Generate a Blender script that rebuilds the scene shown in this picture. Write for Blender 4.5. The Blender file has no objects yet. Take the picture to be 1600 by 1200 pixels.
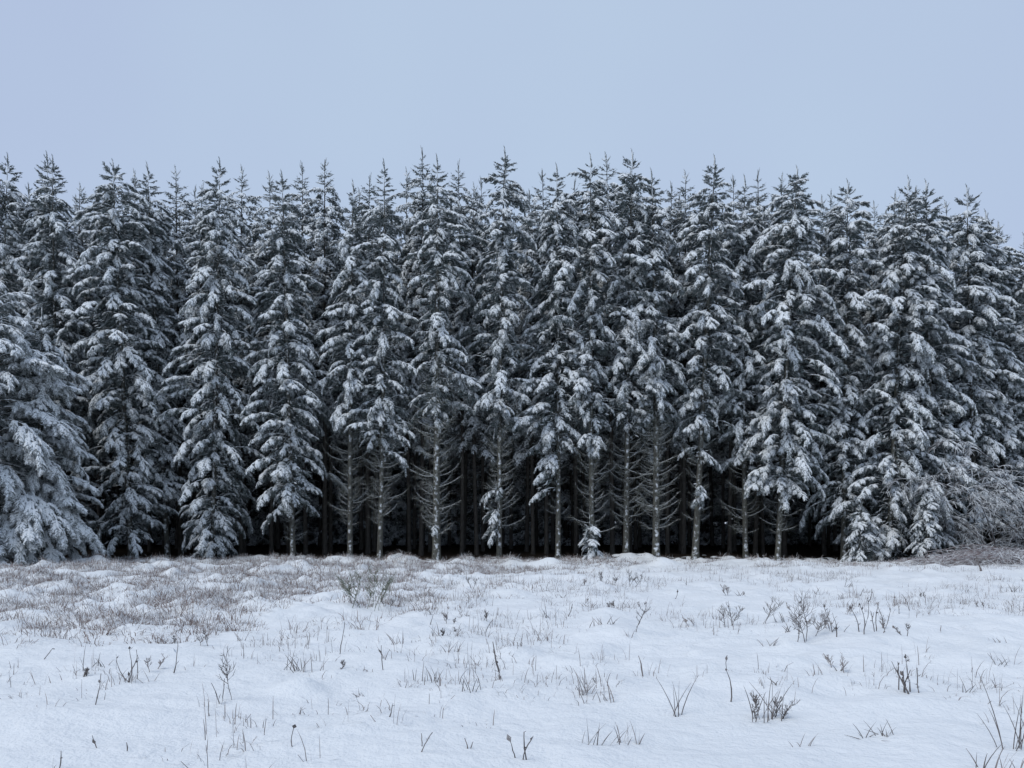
import bpy, math, random
import numpy as np
from mathutils import Matrix, Vector

R = math.radians
scene = bpy.context.scene
COL = scene.collection

# ------------------------------------------------------------------ camera
CAMZ, F, HOR = 1.65, 1400.0, 805.0          # eye height, focal length and horizon row of a 1600 x 1200 frame
cd = bpy.data.cameras.new("camera")
cd.sensor_width = 36.0
cd.lens = 36.0 * F / 1600.0
cd.shift_y = (HOR - 600.0) / 1600.0
cd.clip_start, cd.clip_end = 0.1, 3000.0
cam = bpy.data.objects.new("camera", cd)
cam.location = (0, 0, CAMZ)
cam.rotation_euler = (R(90), 0, 0)
COL.objects.link(cam)
scene.camera = cam

def wx(px, d):
    return (px - 800.0) / F * d
def wz(py, d):
    return CAMZ + (HOR - py) / F * d
def gd(py):                                  # distance of flat ground seen at that row
    return CAMZ * F / (py - HOR)

# ------------------------------------------------------------------ sky, sun, exposure
SUN_EL, SUN_AZ = 50.0, 232.0                 # compass angle from +Y, clockwise
w = bpy.data.worlds.new("World")
scene.world = w
w.use_nodes = True
nt = w.node_tree
for n in list(nt.nodes):
    nt.nodes.remove(n)
out = nt.nodes.new("ShaderNodeOutputWorld")
bg = nt.nodes.new("ShaderNodeBackground")
sky = nt.nodes.new("ShaderNodeTexSky")
sky.sky_type = 'NISHITA'
sky.sun_disc = False
sky.sun_elevation = R(SUN_EL)
sky.sun_rotation = R(SUN_AZ)
sky.air_density, sky.dust_density, sky.ozone_density = 1.0, 2.0, 1.0
tc = nt.nodes.new("ShaderNodeTexCoord")
cn = nt.nodes.new("ShaderNodeTexNoise")      # faint unevenness of the cloud sheet
cn.inputs["Scale"].default_value = 1.5
cn.inputs["Detail"].default_value = 3.0
cr = nt.nodes.new("ShaderNodeValToRGB")
cr.color_ramp.elements[0].position, cr.color_ramp.elements[1].position = 0.30, 0.70
cr.color_ramp.elements[0].color = (4.50, 5.35, 7.55, 1)
cr.color_ramp.elements[1].color = (5.00, 6.20, 8.00, 1)
mx = nt.nodes.new("ShaderNodeMix")
mx.data_type = 'RGBA'
mx.inputs[0].default_value = 0.93            # cloud cover
nt.links.new(tc.outputs["Generated"], cn.inputs["Vector"])
nt.links.new(cn.outputs["Fac"], cr.inputs["Fac"])
nt.links.new(sky.outputs["Color"], mx.inputs[6])
nt.links.new(cr.outputs["Color"], mx.inputs[7])
nt.links.new(mx.outputs[2], bg.inputs["Color"])
bg.inputs["Strength"].default_value = 0.1
nt.links.new(bg.outputs[0], out.inputs[0])

sl = bpy.data.lights.new("sun", 'SUN')
sl.energy = 1.5
sl.angle = R(32)
sl.color = (1.0, 0.97, 0.93)
so = bpy.data.objects.new("sun", sl)
az, el = R(SUN_AZ), R(SUN_EL)
sdir = Vector((math.sin(az) * math.cos(el), math.cos(az) * math.cos(el), math.sin(el)))
so.rotation_euler = sdir.to_track_quat('Z', 'Y').to_euler()
COL.objects.link(so)

scene.view_settings.view_transform = 'Standard'
scene.view_settings.look = 'None'
scene.view_settings.exposure = 0.0
scene.view_settings.gamma = 1.0
scene.render.engine = 'CYCLES'
scene.cycles.max_bounces = 5
scene.cycles.diffuse_bounces = 4
scene.cycles.glossy_bounces = 2
scene.cycles.use_denoising = True

# ------------------------------------------------------------------ materials
def material(name, rough=0.8, spec=0.2):
    m = bpy.data.materials.new(name)
    m.use_nodes = True
    b = m.node_tree.nodes["Principled BSDF"]
    b.inputs["Roughness"].default_value = rough
    b.inputs["Specular IOR Level"].default_value = spec
    return m, m.node_tree, b

def nnode(t, kind, **kw):
    n = t.nodes.new(kind)
    for k, v in kw.items():
        if k in n.inputs:
            n.inputs[k].default_value = v
        else:
            setattr(n, k, v)
    return n

def noise(t, scale, detail=3.0, vec=None, rough=0.55):
    n = nnode(t, "ShaderNodeTexNoise", Scale=scale, Detail=detail, Roughness=rough)
    if vec is not None:
        t.links.new(vec, n.inputs["Vector"])
    return n.outputs["Fac"]

def ramp(t, fac, stops):
    r = t.nodes.new("ShaderNodeValToRGB")
    e = r.color_ramp.elements
    while len(e) < len(stops):
        e.new(0.5)
    for k, (p, c) in enumerate(stops):
        e[k].position = p
        e[k].color = (c, c, c, 1) if isinstance(c, (int, float)) else (*c, 1)
    t.links.new(fac, r.inputs["Fac"])
    return r.outputs["Color"]

def mix(t, fac, a, b):
    n = t.nodes.new("ShaderNodeMix")
    n.data_type = 'RGBA'
    for sock, v in ((0, fac), (6, a), (7, b)):
        if isinstance(v, bpy.types.NodeSocket):
            t.links.new(v, n.inputs[sock])
        elif sock == 0:
            n.inputs[0].default_value = v
        else:
            n.inputs[sock].default_value = (*v, 1)
    return n.outputs[2]

def mth(t, op, a, b=None, clamp=False):
    n = t.nodes.new("ShaderNodeMath")
    n.operation = op
    n.use_clamp = clamp
    for k, v in enumerate((a, b)):
        if v is None:
            continue
        if isinstance(v, bpy.types.NodeSocket):
            t.links.new(v, n.inputs[k])
        else:
            n.inputs[k].default_value = v
    return n.outputs[0]

def pos_and_normal(t):
    g = t.nodes.new("ShaderNodeNewGeometry")
    s = t.nodes.new("ShaderNodeSeparateXYZ")
    t.links.new(g.outputs["Normal"], s.inputs[0])
    return g.outputs["Position"], s.outputs

def bump(t, b, h, strength=0.4, dist=0.02):
    n = nnode(t, "ShaderNodeBump", Strength=strength, Distance=dist)
    t.links.new(h, n.inputs["Height"])
    t.links.new(n.outputs[0], b.inputs["Normal"])

SNOWC = (0.77, 0.81, 0.83)

def needle_material(name="spruce_needles", frost=0.20, dust=0.66):
    m, t, b = material(name, 0.65, 0.25)
    p, nz = pos_and_normal(t)
    base = ramp(t, noise(t, 3.0, 3, p), [(0.3, (0.022, 0.042, 0.042)), (0.55, (0.034, 0.060, 0.058)), (0.8, (0.054, 0.076, 0.064))])
    up = mth(t, 'ADD', mth(t, 'MULTIPLY', nz[2], 0.75), mth(t, 'MULTIPLY', noise(t, 9.0, 4, p), 1.1))
    f = ramp(t, up, [(dust, 0.0), (dust + 0.32, 1.0)])        # snow dust lies where a spray faces up
    rime = mth(t, 'MULTIPLY', ramp(t, noise(t, 2.0, 3, p), [(0.30, 0.25), (0.7, 1.0)]), frost)
    col = mix(t, mth(t, 'MAXIMUM', mth(t, 'MULTIPLY', f, 0.80), rime), base, SNOWC)
    t.links.new(col, b.inputs["Base Color"])
    return m

def bough_snow_material():
    m, t, b = material("bough_snow", 0.9, 0.1)
    p, nz = pos_and_normal(t)
    n1 = noise(t, 26.0, 3, p)
    n2 = noise(t, 5.0, 2, p)
    s = mth(t, 'ADD', mth(t, 'ADD', n1, mth(t, 'MULTIPLY', n2, 0.55)), mth(t, 'MULTIPLY', nz[2], 0.22))
    f = ramp(t, s, [(0.58, 0.0), (0.82, 1.0)])         # needles poking through the thin snow
    col = mix(t, f, (0.055, 0.072, 0.062), SNOWC)
    t.links.new(col, b.inputs["Base Color"])
    bump(t, b, n1, 0.5, 0.03)
    return m

def wood_material(name, c1, c2, snow=0.5, stretch=(1, 1, 0.25), side=0.0):
    m, t, b = material(name, 0.9, 0.1)
    p, nz = pos_and_normal(t)
    mp = nnode(t, "ShaderNodeMapping")
    mp.inputs["Scale"].default_value = stretch
    t.links.new(p, mp.inputs[0])
    base = mix(t, ramp(t, noise(t, 18, 5, mp.outputs[0]), [(0.35, 0.0), (0.7, 1.0)]), c1, c2)
    up = mth(t, 'ADD', mth(t, 'MULTIPLY', nz[2], 0.7), noise(t, 7, 4, p))
    if side:
        up = mth(t, 'ADD', up, mth(t, 'MULTIPLY', nz[1], -side))   # wind-blown against the field side
    f = ramp(t, up, [(0.98 - 0.35 * snow, 0.0), (1.12 - 0.35 * snow, 1.0)])
    t.links.new(mix(t, mth(t, 'MULTIPLY', f, 0.9), base, SNOWC), b.inputs["Base Color"])
    bump(t, b, noise(t, 40, 4, mp.outputs[0]), 0.6, 0.02)
    return m

def ground_snow_material():
    m, t, b = material("field_snow", 0.85, 0.15)
    p, nz = pos_and_normal(t)
    a = noise(t, 0.5, 4, p)
    col = mix(t, a, (0.76, 0.80, 0.81), (0.81, 0.84, 0.85))
    t.links.new(col, b.inputs["Base Color"])
    h = mth(t, 'ADD', noise(t, 7, 5, p), mth(t, 'MULTIPLY', noise(t, 40, 4, p), 0.3))
    bump(t, b, h, 0.65, 0.07)
    return m

def grass_material(name, c1, c2, c3, frost):
    m, t, b = material(name, 0.9, 0.1)
    p, nz = pos_and_normal(t)
    base = ramp(t, noise(t, 2.2, 4, p), [(0.3, c1), (0.5, c2), (0.72, c3)])
    up = mth(t, 'ADD', mth(t, 'MULTIPLY', nz[2], 0.45), noise(t, 6.0, 4, p))
    f = ramp(t, up, [(0.95 - frost, 0.0), (1.2 - frost, 1.0)])
    t.links.new(mix(t, mth(t, 'MULTIPLY', f, 0.9), base, SNOWC), b.inputs["Base Color"])
    return m

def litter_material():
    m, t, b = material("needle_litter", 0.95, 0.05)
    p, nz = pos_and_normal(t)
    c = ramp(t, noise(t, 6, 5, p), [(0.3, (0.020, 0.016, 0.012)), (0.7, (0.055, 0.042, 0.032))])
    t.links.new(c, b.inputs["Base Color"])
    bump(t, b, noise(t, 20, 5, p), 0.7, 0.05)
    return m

M_NEEDLE = needle_material()
M_RIMED = needle_material("rimed_needles", 0.5, 0.46)
M_SNOW = bough_snow_material()
M_BARK = wood_material("spruce_bark", (0.062, 0.058, 0.052), (0.135, 0.140, 0.120), 0.38, (1, 1, 0.3), 0.34)
M_INNER = wood_material("snow_free_shaded_bark", (0.045, 0.041, 0.037), (0.095, 0.090, 0.080), -1.5, (1, 1, 0.3))  # snow-free bark; base colour darkened to deepen the shade inside the wood
M_TWIG = wood_material("dead_twig", (0.075, 0.082, 0.068), (0.145, 0.152, 0.122), 0.40)
M_BOUGHWOOD = wood_material("bough_wood", (0.05, 0.045, 0.04), (0.10, 0.10, 0.085), 0.9)
M_FIELD = ground_snow_material()
M_LITTER = litter_material()
M_HEATH = grass_material("heath_grass", (0.17, 0.130, 0.120), (0.25, 0.195, 0.175), (0.33, 0.265, 0.235), 0.42)
M_STALK = grass_material("dry_stalk", (0.10, 0.090, 0.088), (0.15, 0.135, 0.13), (0.21, 0.185, 0.17), 0.28)
M_PALE = grass_material("pale_frosted_stalk", (0.18, 0.155, 0.15), (0.25, 0.22, 0.21), (0.33, 0.29, 0.27), 0.36)
M_GREENISH = grass_material("greenish_stalk", (0.07, 0.085, 0.055), (0.11, 0.125, 0.085), (0.16, 0.165, 0.12), 0.24)
M_SHRUB = grass_material("frosted_twig", (0.075, 0.070, 0.070), (0.12, 0.11, 0.11), (0.17, 0.155, 0.15), 0.54)

# ------------------------------------------------------------------ mesh helpers
class MB:
    """collects vertices and faces with a material slot for each face"""
    def __init__(s):
        s.v, s.f, s.m = [], [], []
    def add(s, verts, faces, mat=0):
        o = len(s.v)
        s.v.extend(verts)
        for f in faces:
            s.f.append(tuple(i + o for i in f))
            s.m.append(mat)
    def mesh(s, name, mats, smooth=()):
        me = bpy.data.meshes.new(name)
        me.from_pydata(s.v, [], s.f)
        for m in mats:
            me.materials.append(m)
        mi = np.array(s.m, dtype=np.int32)
        me.polygons.foreach_set("material_index", mi)
        me.polygons.foreach_set("use_smooth", np.isin(mi, np.array(list(smooth), dtype=np.int32)))
        me.update()
        return me

def link(name, data, parent=None, loc=None, rot=None, scale=None):
    o = bpy.data.objects.new(name, data)
    if parent is not None:
        o.parent = parent
    if loc is not None:
        o.location = loc
    if rot is not None:
        o.rotation_euler = rot
    if scale is not None:
        o.scale = scale
    COL.objects.link(o)
    return o

def tag(o, label=None, category=None, group=None, kind=None):
    for k, v in (("label", label), ("category", category), ("group", group), ("kind", kind)):
        if v:
            o[k] = v
    return o

def V3(a):
    return np.array(a, dtype=float)
def unit(a):
    n = math.sqrt(a[0] * a[0] + a[1] * a[1] + a[2] * a[2])
    return a / n if n > 1e-9 else a
def cross(a, b):
    return V3((a[1] * b[2] - a[2] * b[1], a[2] * b[0] - a[0] * b[2], a[0] * b[1] - a[1] * b[0]))
UP = V3((0, 0, 1))

def frame(T):
    S = cross(T, UP)
    if abs(T[2]) > 0.97:
        S = cross(T, V3((0.3, 1, 0)))
    S = unit(S)
    return S, cross(S, T)

def tube(mb, pts, radii, sides, mat):
    verts, faces = [], []
    n = len(pts)
    for k in range(n):
        T = unit(pts[min(k + 1, n - 1)] - pts[max(k - 1, 0)])
        S, U = frame(T)
        for j in range(sides):
            a = 2 * math.pi * j / sides
            q = pts[k] + (S * math.cos(a) + U * math.sin(a)) * radii[k]
            verts.append((q[0], q[1], q[2]))
    for k in range(n - 1):
        for j in range(sides):
            a, b = k * sides + j, k * sides + (j + 1) % sides
            faces.append((a, b, b + sides, a + sides))
    faces.append(tuple(range((n - 1) * sides, n * sides)))
    mb.add(verts, faces, mat)

def snow_strip(mb, pts, ws, hs, mat):
    """a lumpy ridge of snow lying along a twig"""
    verts, faces = [], []
    n = len(pts)
    for k in range(n):
        T = unit(pts[min(k + 1, n - 1)] - pts[max(k - 1, 0)])
        S, U = frame(T)
        if U[2] < 0:
            U = -U
        w_, h_ = ws[k], hs[k]
        c = pts[k]
        for a, b in ((-1, -0.25), (-0.72, 0.6), (0, 1.0), (0.72, 0.6), (1, -0.25)):
            q = c + S * (a * w_) + U * (b * h_)
            verts.append((q[0], q[1], q[2]))
    for k in range(n - 1):
        for j in range(5):
            a, b = k * 5 + j, k * 5 + (j + 1) % 5
            faces.append((a, b, b + 5, a + 5))
    mb.add(verts, faces, mat)

def polyline_at(pts, s):
    x = s * (len(pts) - 1)
    k = min(int(x), len(pts) - 2)
    f = x - k
    return pts[k] * (1 - f) + pts[k + 1] * f, unit(pts[k + 1] - pts[k])

def spray(mb, pts, length, rng, step, nw, nl, snow, sw, per=3, spread=0.9):
    """needles (and a snow ridge) along one twig"""
    n = max(2, int(length / step))
    for i in range(n):
        s = (i + rng.random()) / n
        p, T = polyline_at(pts, min(0.999, s))
        S, U = frame(T)
        for j in range(per):
            side = (-1 if (j + i) % 2 else 1) if j < 2 else rng.uniform(-1, 1)
            dn = rng.uniform(-0.75, 0.25)
            d = unit(T * rng.uniform(0.45, 0.9) + S * (side * spread) + U * dn)
            l = nl * rng.uniform(0.7, 1.25) * (1.15 - 0.5 * s)
            wv = unit(cross(d, U + S * rng.uniform(-0.6, 0.6))) * nw * rng.uniform(0.7, 1.2)
            m_ = p + d * (l * 0.45)
            e = p + d * l - UP * (l * 0.18)
            mb.add([tuple(p), tuple(m_ + wv), tuple(e), tuple(m_ - wv)], [(0, 1, 2, 3)], 1)
    if rng.random() < snow:
        s0, s1 = rng.uniform(0.0, 0.2), rng.uniform(0.72, 1.02)
        k = max(2, int(length * (s1 - s0) / max(0.055, step * 1.1)))
        P, W, H = [], [], []
        for i in range(k + 1):
            s = s0 + (s1 - s0) * i / k
            p, T = polyline_at(pts, min(0.999, s))
            flat = math.sqrt(max(0.0, 1 - T[2] * T[2]))
            taper = min(1.0, 0.25 + 3.2 * i / k, 0.22 + 3.0 * (k - i) / k)
            z = (0.45 + 0.55 * flat) * taper * rng.uniform(0.7, 1.25)
            P.append(p + UP * 0.008)
            W.append(sw * z)
            H.append(sw * 0.72 * z)
        snow_strip(mb, P, W, H, 2)

def bough_mesh(seed, L=1.7, a0=8, droop=60, tw=0.5, nb=12, hang=1.3, snow=0.85, start=0.25, fan=0.7, sw=0.042, far=False, curtain=8):
    """a limb that carries drooping branchlets, each a small tent of twigs with its own load of snow"""
    rng = random.Random(seed)
    mb = MB()
    n = 12
    pts = [V3((0, 0, 0))]
    yaw = rng.uniform(-8, 8)
    for k in range(n):
        t = (k + 0.5) / n
        a = R(a0 - droop * t ** 1.25 + (14 * max(0, t - 0.8) / 0.2))
        yaw += rng.uniform(-8, 8)
        d = V3((math.cos(a) * math.cos(R(yaw)), math.cos(a) * math.sin(R(yaw)), math.sin(a)))
        pts.append(pts[-1] + d * (L / n))
    tube(mb, pts, [0.020 * (1 - 0.75 * k / n) for k in range(n + 1)], 3 if far else 5, 0)
    nstep, nw, nl, per = (0.07, 0.022, 0.10, 2) if far else (0.036, 0.012, 0.072, 3)
    side = rng.choice((-1, 1))
    for i in range(nb):
        t = start + (0.99 - start) * (i + rng.uniform(0.1, 0.9)) / nb if i < nb - 1 else 0.97
        p, T = polyline_at(pts, t)
        S, U = frame(T)
        side = -side
        prof = min(1.0, 0.55 + 0.45 * (t - start) / (fan - start)) * (1.0 if t < fan else 1.0 - 0.25 * (t - fan) / (1 - fan))
        lb = tw * prof * rng.uniform(0.55, 1.25)
        phi = R(rng.uniform(38, 78) - 20 * t) if i < nb - 1 else 0
        d0 = unit(T * math.cos(phi) + S * (side * math.sin(phi)) + U * rng.uniform(-0.15, 0.35))
        q = [p]
        g = hang * rng.uniform(0.5, 1.4)
        for k in range(5):
            q.append(q[-1] + unit(d0 - UP * (g * ((k + 0.4) / 5) ** 1.1)) * (lb / 5))
        load = rng.random() < snow
        sn = 1.0 if load else rng.uniform(0.0, 0.5)
        w_ = sw * (rng.uniform(0.85, 1.25) if load else 0.6)
        spray(mb, q, lb, rng, nstep, nw, nl, sn, w_ * 1.15, per)
        m = max(3, int(lb / (0.085 if far else 0.048)))
        for j in range(m):
            u = 0.12 + 0.86 * (j + rng.random() * 0.8) / m
            pp, TT = polyline_at(q, min(0.999, u))
            SS, UU = frame(TT)
            for sd in ((-1, 1) if not far else ((-1, 1)[j % 2],)):
                l = (0.20 if far else 0.185) * (0.6 + 0.5 * math.sin(math.pi * min(1.0, u * 0.9 + 0.12))) * rng.uniform(0.7, 1.25) * (0.7 + 0.6 * tw)
                e = unit(TT * rng.uniform(0.55, 0.9) + SS * (sd * rng.uniform(0.6, 0.95)) - UP * rng.uniform(0.0, 0.35))
                e2 = unit(e - UP * rng.uniform(0.3, 0.9))
                spray(mb, [pp, pp + e * l * 0.5, pp + e * l * 0.5 + e2 * l * 0.5], l, rng, nstep, nw, nl, sn, w_ * (1.25 if far else 0.9), per)
    for i in range(curtain):                            # pendant twigs under the limb
        p, T = polyline_at(pts, rng.uniform(start, 0.9))
        S, U = frame(T)
        l = rng.uniform(0.18, 0.42)
        d0 = T * rng.uniform(0, 0.5) + S * rng.uniform(-0.6, 0.6) - UP * 0.7
        q = [p]
        for k in range(4):
            q.append(q[-1] + unit(d0 - UP * (0.35 * k)) * (l / 4))
        spray(mb, q, l, rng, nstep, nw * 1.2, nl, 0.15, sw * 0.5, per)
    for s0 in (0.05, 0.35, 0.65):                        # snow along the limb itself
        if rng.random() < 0.85:
            a_, b_ = s0 + rng.uniform(0, 0.06), min(0.99, s0 + rng.uniform(0.22, 0.36))
            k = 4 if far else 8
            P, W, H = [], [], []
            for i in range(k + 1):
                p, T = polyline_at(pts, a_ + (b_ - a_) * i / k)
                z = min(1, 0.3 + 3.0 * i / k, 0.3 + 3.0 * (k - i) / k) * rng.uniform(0.7, 1.25)
                P.append(p + UP * 0.018)
                W.append(sw * z * (0.6 + 0.5 * s0))
                H.append(sw * 0.8 * z)
            snow_strip(mb, P, W, H, 2)
    return mb

def tip_mesh(seed, L=0.62, snow=0.8, nstep=0.022, per=3, shoots=(0.25, 0.4, 0.55, 0.7)):
    """short, nearly bare shoot of the tree top, bristling all round"""
    rng = random.Random(seed)
    mb = MB()
    pts = [V3((0, 0, 0))]
    for k in range(5):
        a = R(rng.uniform(-6, 10) + 4 * k)
        pts.append(pts[-1] + V3((math.cos(a), rng.uniform(-0.1, 0.1), math.sin(a))) * (L / 5))
    tube(mb, pts, [0.012 * (1 - 0.13 * k) for k in range(6)], 4, 0)
    spray(mb, pts, L, rng, nstep, 0.011, 0.065, snow, 0.026, per, 0.8)
    for t in shoots:
        for side in (-1, 1):
            p, T = polyline_at(pts, t + rng.uniform(-0.06, 0.06))
            S, U = frame(T)
            l = L * (0.46 - 0.32 * t) * rng.uniform(0.7, 1.3)
            d = unit(T * 0.75 + S * side * 0.7 + U * rng.uniform(-0.1, 0.2))
            spray(mb, [p, p + d * l * 0.5, p + d * l - UP * 0.02], l, rng, nstep, 0.011, 0.06, snow, 0.026, per, 0.8)
    return mb

def dead_branch_mesh(seed, L=1.15):
    rng = random.Random(seed)
    mb = MB()
    pts = [V3((0, 0, 0))]
    n = 9
    e0, e1 = rng.uniform(4, 22), rng.uniform(38, 66)
    yaw = 0
    for k in range(n):
        t = k / (n - 1)
        a = R(e0 + (e1 - e0) * t)
        yaw += rng.uniform(-14, 14)
        a += R(rng.uniform(-8, 8))
        pts.append(pts[-1] + V3((math.cos(a) * math.cos(R(yaw)), math.cos(a) * math.sin(R(yaw)), math.sin(a))) * (L / n))
    tube(mb, pts, [0.013 * (1 - 0.75 * k / n) + 0.002 for k in range(n + 1)], 4, 0)
    for i in range(26):
        p, T = polyline_at(pts, rng.uniform(0.2, 0.98))
        S, U = frame(T)
        l = rng.uniform(0.12, 0.42)
        d = unit(T * 0.6 + S * rng.choice((-1, 1)) * 0.7 - UP * rng.uniform(-0.15, 0.5))
        tube(mb, [p, p + d * l * 0.5, p + d * l - UP * 0.05], [0.0045, 0.0038, 0.002], 3, 0)
    P = [polyline_at(pts, 0.02 + 0.8 * i / 9)[0] + UP * 0.012 for i in range(10)]
    snow_strip(mb, P, [0.009 * rng.uniform(0.4, 1.1) * (1 - 0.06 * i) for i in range(10)], [0.009 * rng.uniform(0.5, 1.2) for i in range(10)], 1)
    return mb

# ------------------------------------------------------------------ value noise for the ground
_tab = np.random.RandomState(7).rand(256, 256)
def vnoise(x, y):
    xi, yi = np.floor(x).astype(int), np.floor(y).astype(int)
    fx, fy = x - xi, y - yi
    fx, fy = fx * fx * (3 - 2 * fx), fy * fy * (3 - 2 * fy)
    g = lambda a, b: _tab[a % 256, b % 256]
    return (g(xi, yi) * (1 - fx) + g(xi + 1, yi) * fx) * (1 - fy) + (g(xi, yi + 1) * (1 - fx) + g(xi + 1, yi + 1) * fx) * fy
def sstep(a, b, x):
    t = np.clip((x - a) / (b - a), 0, 1)
    return t * t * (3 - 2 * t)
def fbm(x, y, o=3):
    s, a = 0.0, 0.5
    for k in range(o):
        s = s + a * (vnoise(x * 2 ** k + 17 * k, y * 2 ** k + 31 * k) - 0.5)
        a *= 0.5
    return s
def heath(x, y):
    """how far a spot belongs to the rough heath at the left and along the wood's edge"""
    wob = 2.4 * fbm(x / 2.5 + 50, y / 2.5 + 9, 3)
    xb = -2.6 + 0.20 * (y - 12)
    m = sstep(2.2, -3.0, x - xb + wob * 1.8) * sstep(9.6, 15.5, y + wob * 1.5)
    edge = 0.55 * sstep(27.0, 31.0, y + wob * 1.2)
    return np.maximum(m, edge) * sstep(36.5, 34.8, y)
def height(x, y):
    h = 0.16 * fbm(x / 7.0 + 3, y / 7.0, 2) + 0.13 * fbm(x / 1.6, y / 1.2 + 40, 3) + 0.05 * fbm(x / 0.38, y / 0.30, 3) + 0.14 * np.clip(vnoise(x / 0.24 + 44, y / 0.22 + 3) - 0.62, 0, 1) * sstep(5.5, 10, y) * (0.3 + 1.2 * vnoise(x / 2.1, y / 2.6 + 13))
    hm = heath(x, y)
    n1 = vnoise(x / 0.75 + 5, y / 0.95 + 80)
    n2 = vnoise(x / 0.33 + 60, y / 0.4 + 11)
    h = h + hm * (0.42 * np.clip(n1 - 0.30, 0, 1) ** 1.3 + 0.26 * np.clip(n2 - 0.3, 0, 1) - 0.14) - 0.10 * sstep(24, 32, y)
    rt = sstep(-2.0, 1.5, x - (-2.6 + 0.2 * (y - 12))) * sstep(4.5, 9, y)        # small tussocks over the rest
    h = h + rt * (0.20 * np.clip(vnoise(x / 0.5 + 9, y / 0.55 + 70) - 0.50, 0, 1) + 0.14 * np.clip(vnoise(x / 1.3 + 29, y / 1.0 + 7) - 0.5, 0, 1))
    for cx, cy, hh, r in MOUNDS:
        h = h + hh * np.exp(-((x - cx) ** 2 / (r * 1.5) ** 2 + (y - cy) ** 2 / r ** 2))
    return h * sstep(44.0, 35.5, y) * 1.0 + 0.0
MOUNDS = [(wx(1032, 30.5), 30.5, 0.22, 0.36), (wx(860, 31), 31, 0.18, 0.38), (wx(145, 31.5), 31.5, 0.16, 0.3), (wx(365, 22), 22, 0.14, 0.4),
          (wx(90, 22.5), 22.5, 0.14, 0.45), (wx(240, 15.0), 15.0, 0.10, 0.5), (wx(1240, 30), 30, 0.16, 0.5), (wx(480, 27), 27, 0.14, 0.5)]
def h1(x, y):
    return float(height(np.array([x], float), np.array([y], float))[0])

def graded(a, b, dense, reach):
    lo = [a - (1.35 ** k) * 1.0 for k in range(0, reach)][::-1]
    hi = [b + (1.35 ** k) * 1.0 for k in range(0, reach)]
    return np.array(lo + list(dense) + hi)
ys = [4.2]
while ys[-1] < 35.5:
    ys.append(ys[-1] + 0.045 + 0.0030 * ys[-1])
xs = graded(-20.5, 20.5, np.arange(-20.5, 20.51, 0.095), 22)
yl = graded(4.2, 35.5, ys, 22)
gx, gy = np.meshgrid(xs, yl)
gz = height(gx, gy)
nx, ny = len(xs), len(yl)
co = np.stack([gx.ravel(), gy.ravel(), gz.ravel()], 1)
ii = np.arange(nx * ny).reshape(ny, nx)
quads = np.stack([ii[:-1, :-1].ravel(), ii[:-1, 1:].ravel(), ii[1:, 1:].ravel(), ii[1:, :-1].ravel()], 1)

def fast_mesh(name, co, polys, mats, smooth=True, mi=None):
    me = bpy.data.meshes.new(name)
    k = polys.shape[1]
    me.vertices.add(len(co))
    me.vertices.foreach_set("co", co.astype(np.float32).ravel())
    me.loops.add(polys.size)
    me.loops.foreach_set("vertex_index", polys.astype(np.int32).ravel())
    me.polygons.add(len(polys))
    me.polygons.foreach_set("loop_start", np.arange(0, polys.size, k, dtype=np.int32))
    me.polygons.foreach_set("use_smooth", np.full(len(polys), smooth) if not isinstance(smooth, np.ndarray) else smooth)
    for m in mats:
        me.materials.append(m)
    if mi is not None:
        me.polygons.foreach_set("material_index", mi.astype(np.int32))
    me.update(calc_edges=True)
    me.validate()
    return me

tag(link("ground", fast_mesh("ground", co, quads, [M_FIELD])), "snow covered field running up to the edge of the wood", kind="structure")

# bare needle litter under the closed canopy
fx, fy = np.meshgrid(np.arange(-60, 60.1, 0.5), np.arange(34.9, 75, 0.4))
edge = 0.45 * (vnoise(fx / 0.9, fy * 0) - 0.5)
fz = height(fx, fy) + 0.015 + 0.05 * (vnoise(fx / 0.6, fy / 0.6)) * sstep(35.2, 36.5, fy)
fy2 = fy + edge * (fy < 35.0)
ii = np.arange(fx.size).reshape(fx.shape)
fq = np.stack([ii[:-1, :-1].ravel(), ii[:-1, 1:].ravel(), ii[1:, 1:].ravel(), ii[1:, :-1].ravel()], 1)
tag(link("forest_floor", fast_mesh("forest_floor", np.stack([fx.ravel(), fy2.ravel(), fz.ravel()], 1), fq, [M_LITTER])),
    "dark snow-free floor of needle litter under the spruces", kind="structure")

# ------------------------------------------------------------------ bough library
BM = [M_BOUGHWOOD, M_NEEDLE, M_SNOW]
SPECS = [  # length, start pitch, droop, branchlet length, hang, snow, bare start, widest point
    (1.60, 12, 66, 0.50, 1.1, 0.92, 0.24, 0.70), (1.45, 6, 72, 0.54, 1.4, 0.88, 0.28, 0.76), (1.70, 16, 62, 0.46, 1.0, 0.82, 0.22, 0.62), (1.55, 8, 80, 0.52, 1.5, 0.90, 0.28, 0.74),
    (1.65, 18, 74, 0.44, 1.3, 0.78, 0.24, 0.68), (1.40, 2, 56, 0.56, 1.0, 0.92, 0.24, 0.66),
    (1.75, 14, 54, 0.42, 2.2, 0.45, 0.20, 0.55), (1.60, 10, 78, 0.46, 2.0, 0.40, 0.22, 0.60), (1.85, 18, 62, 0.40, 2.4, 0.35, 0.16, 0.50), (1.50, 4, 58, 0.48, 1.8, 0.50, 0.25, 0.66)]
BOUGH, LOWB, REACH = [], [], []
def reach(me):
    c = np.empty(len(me.vertices) * 3, np.float32)
    me.vertices.foreach_get("co", c)
    return float(np.percentile(c[0::3], 97))
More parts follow.
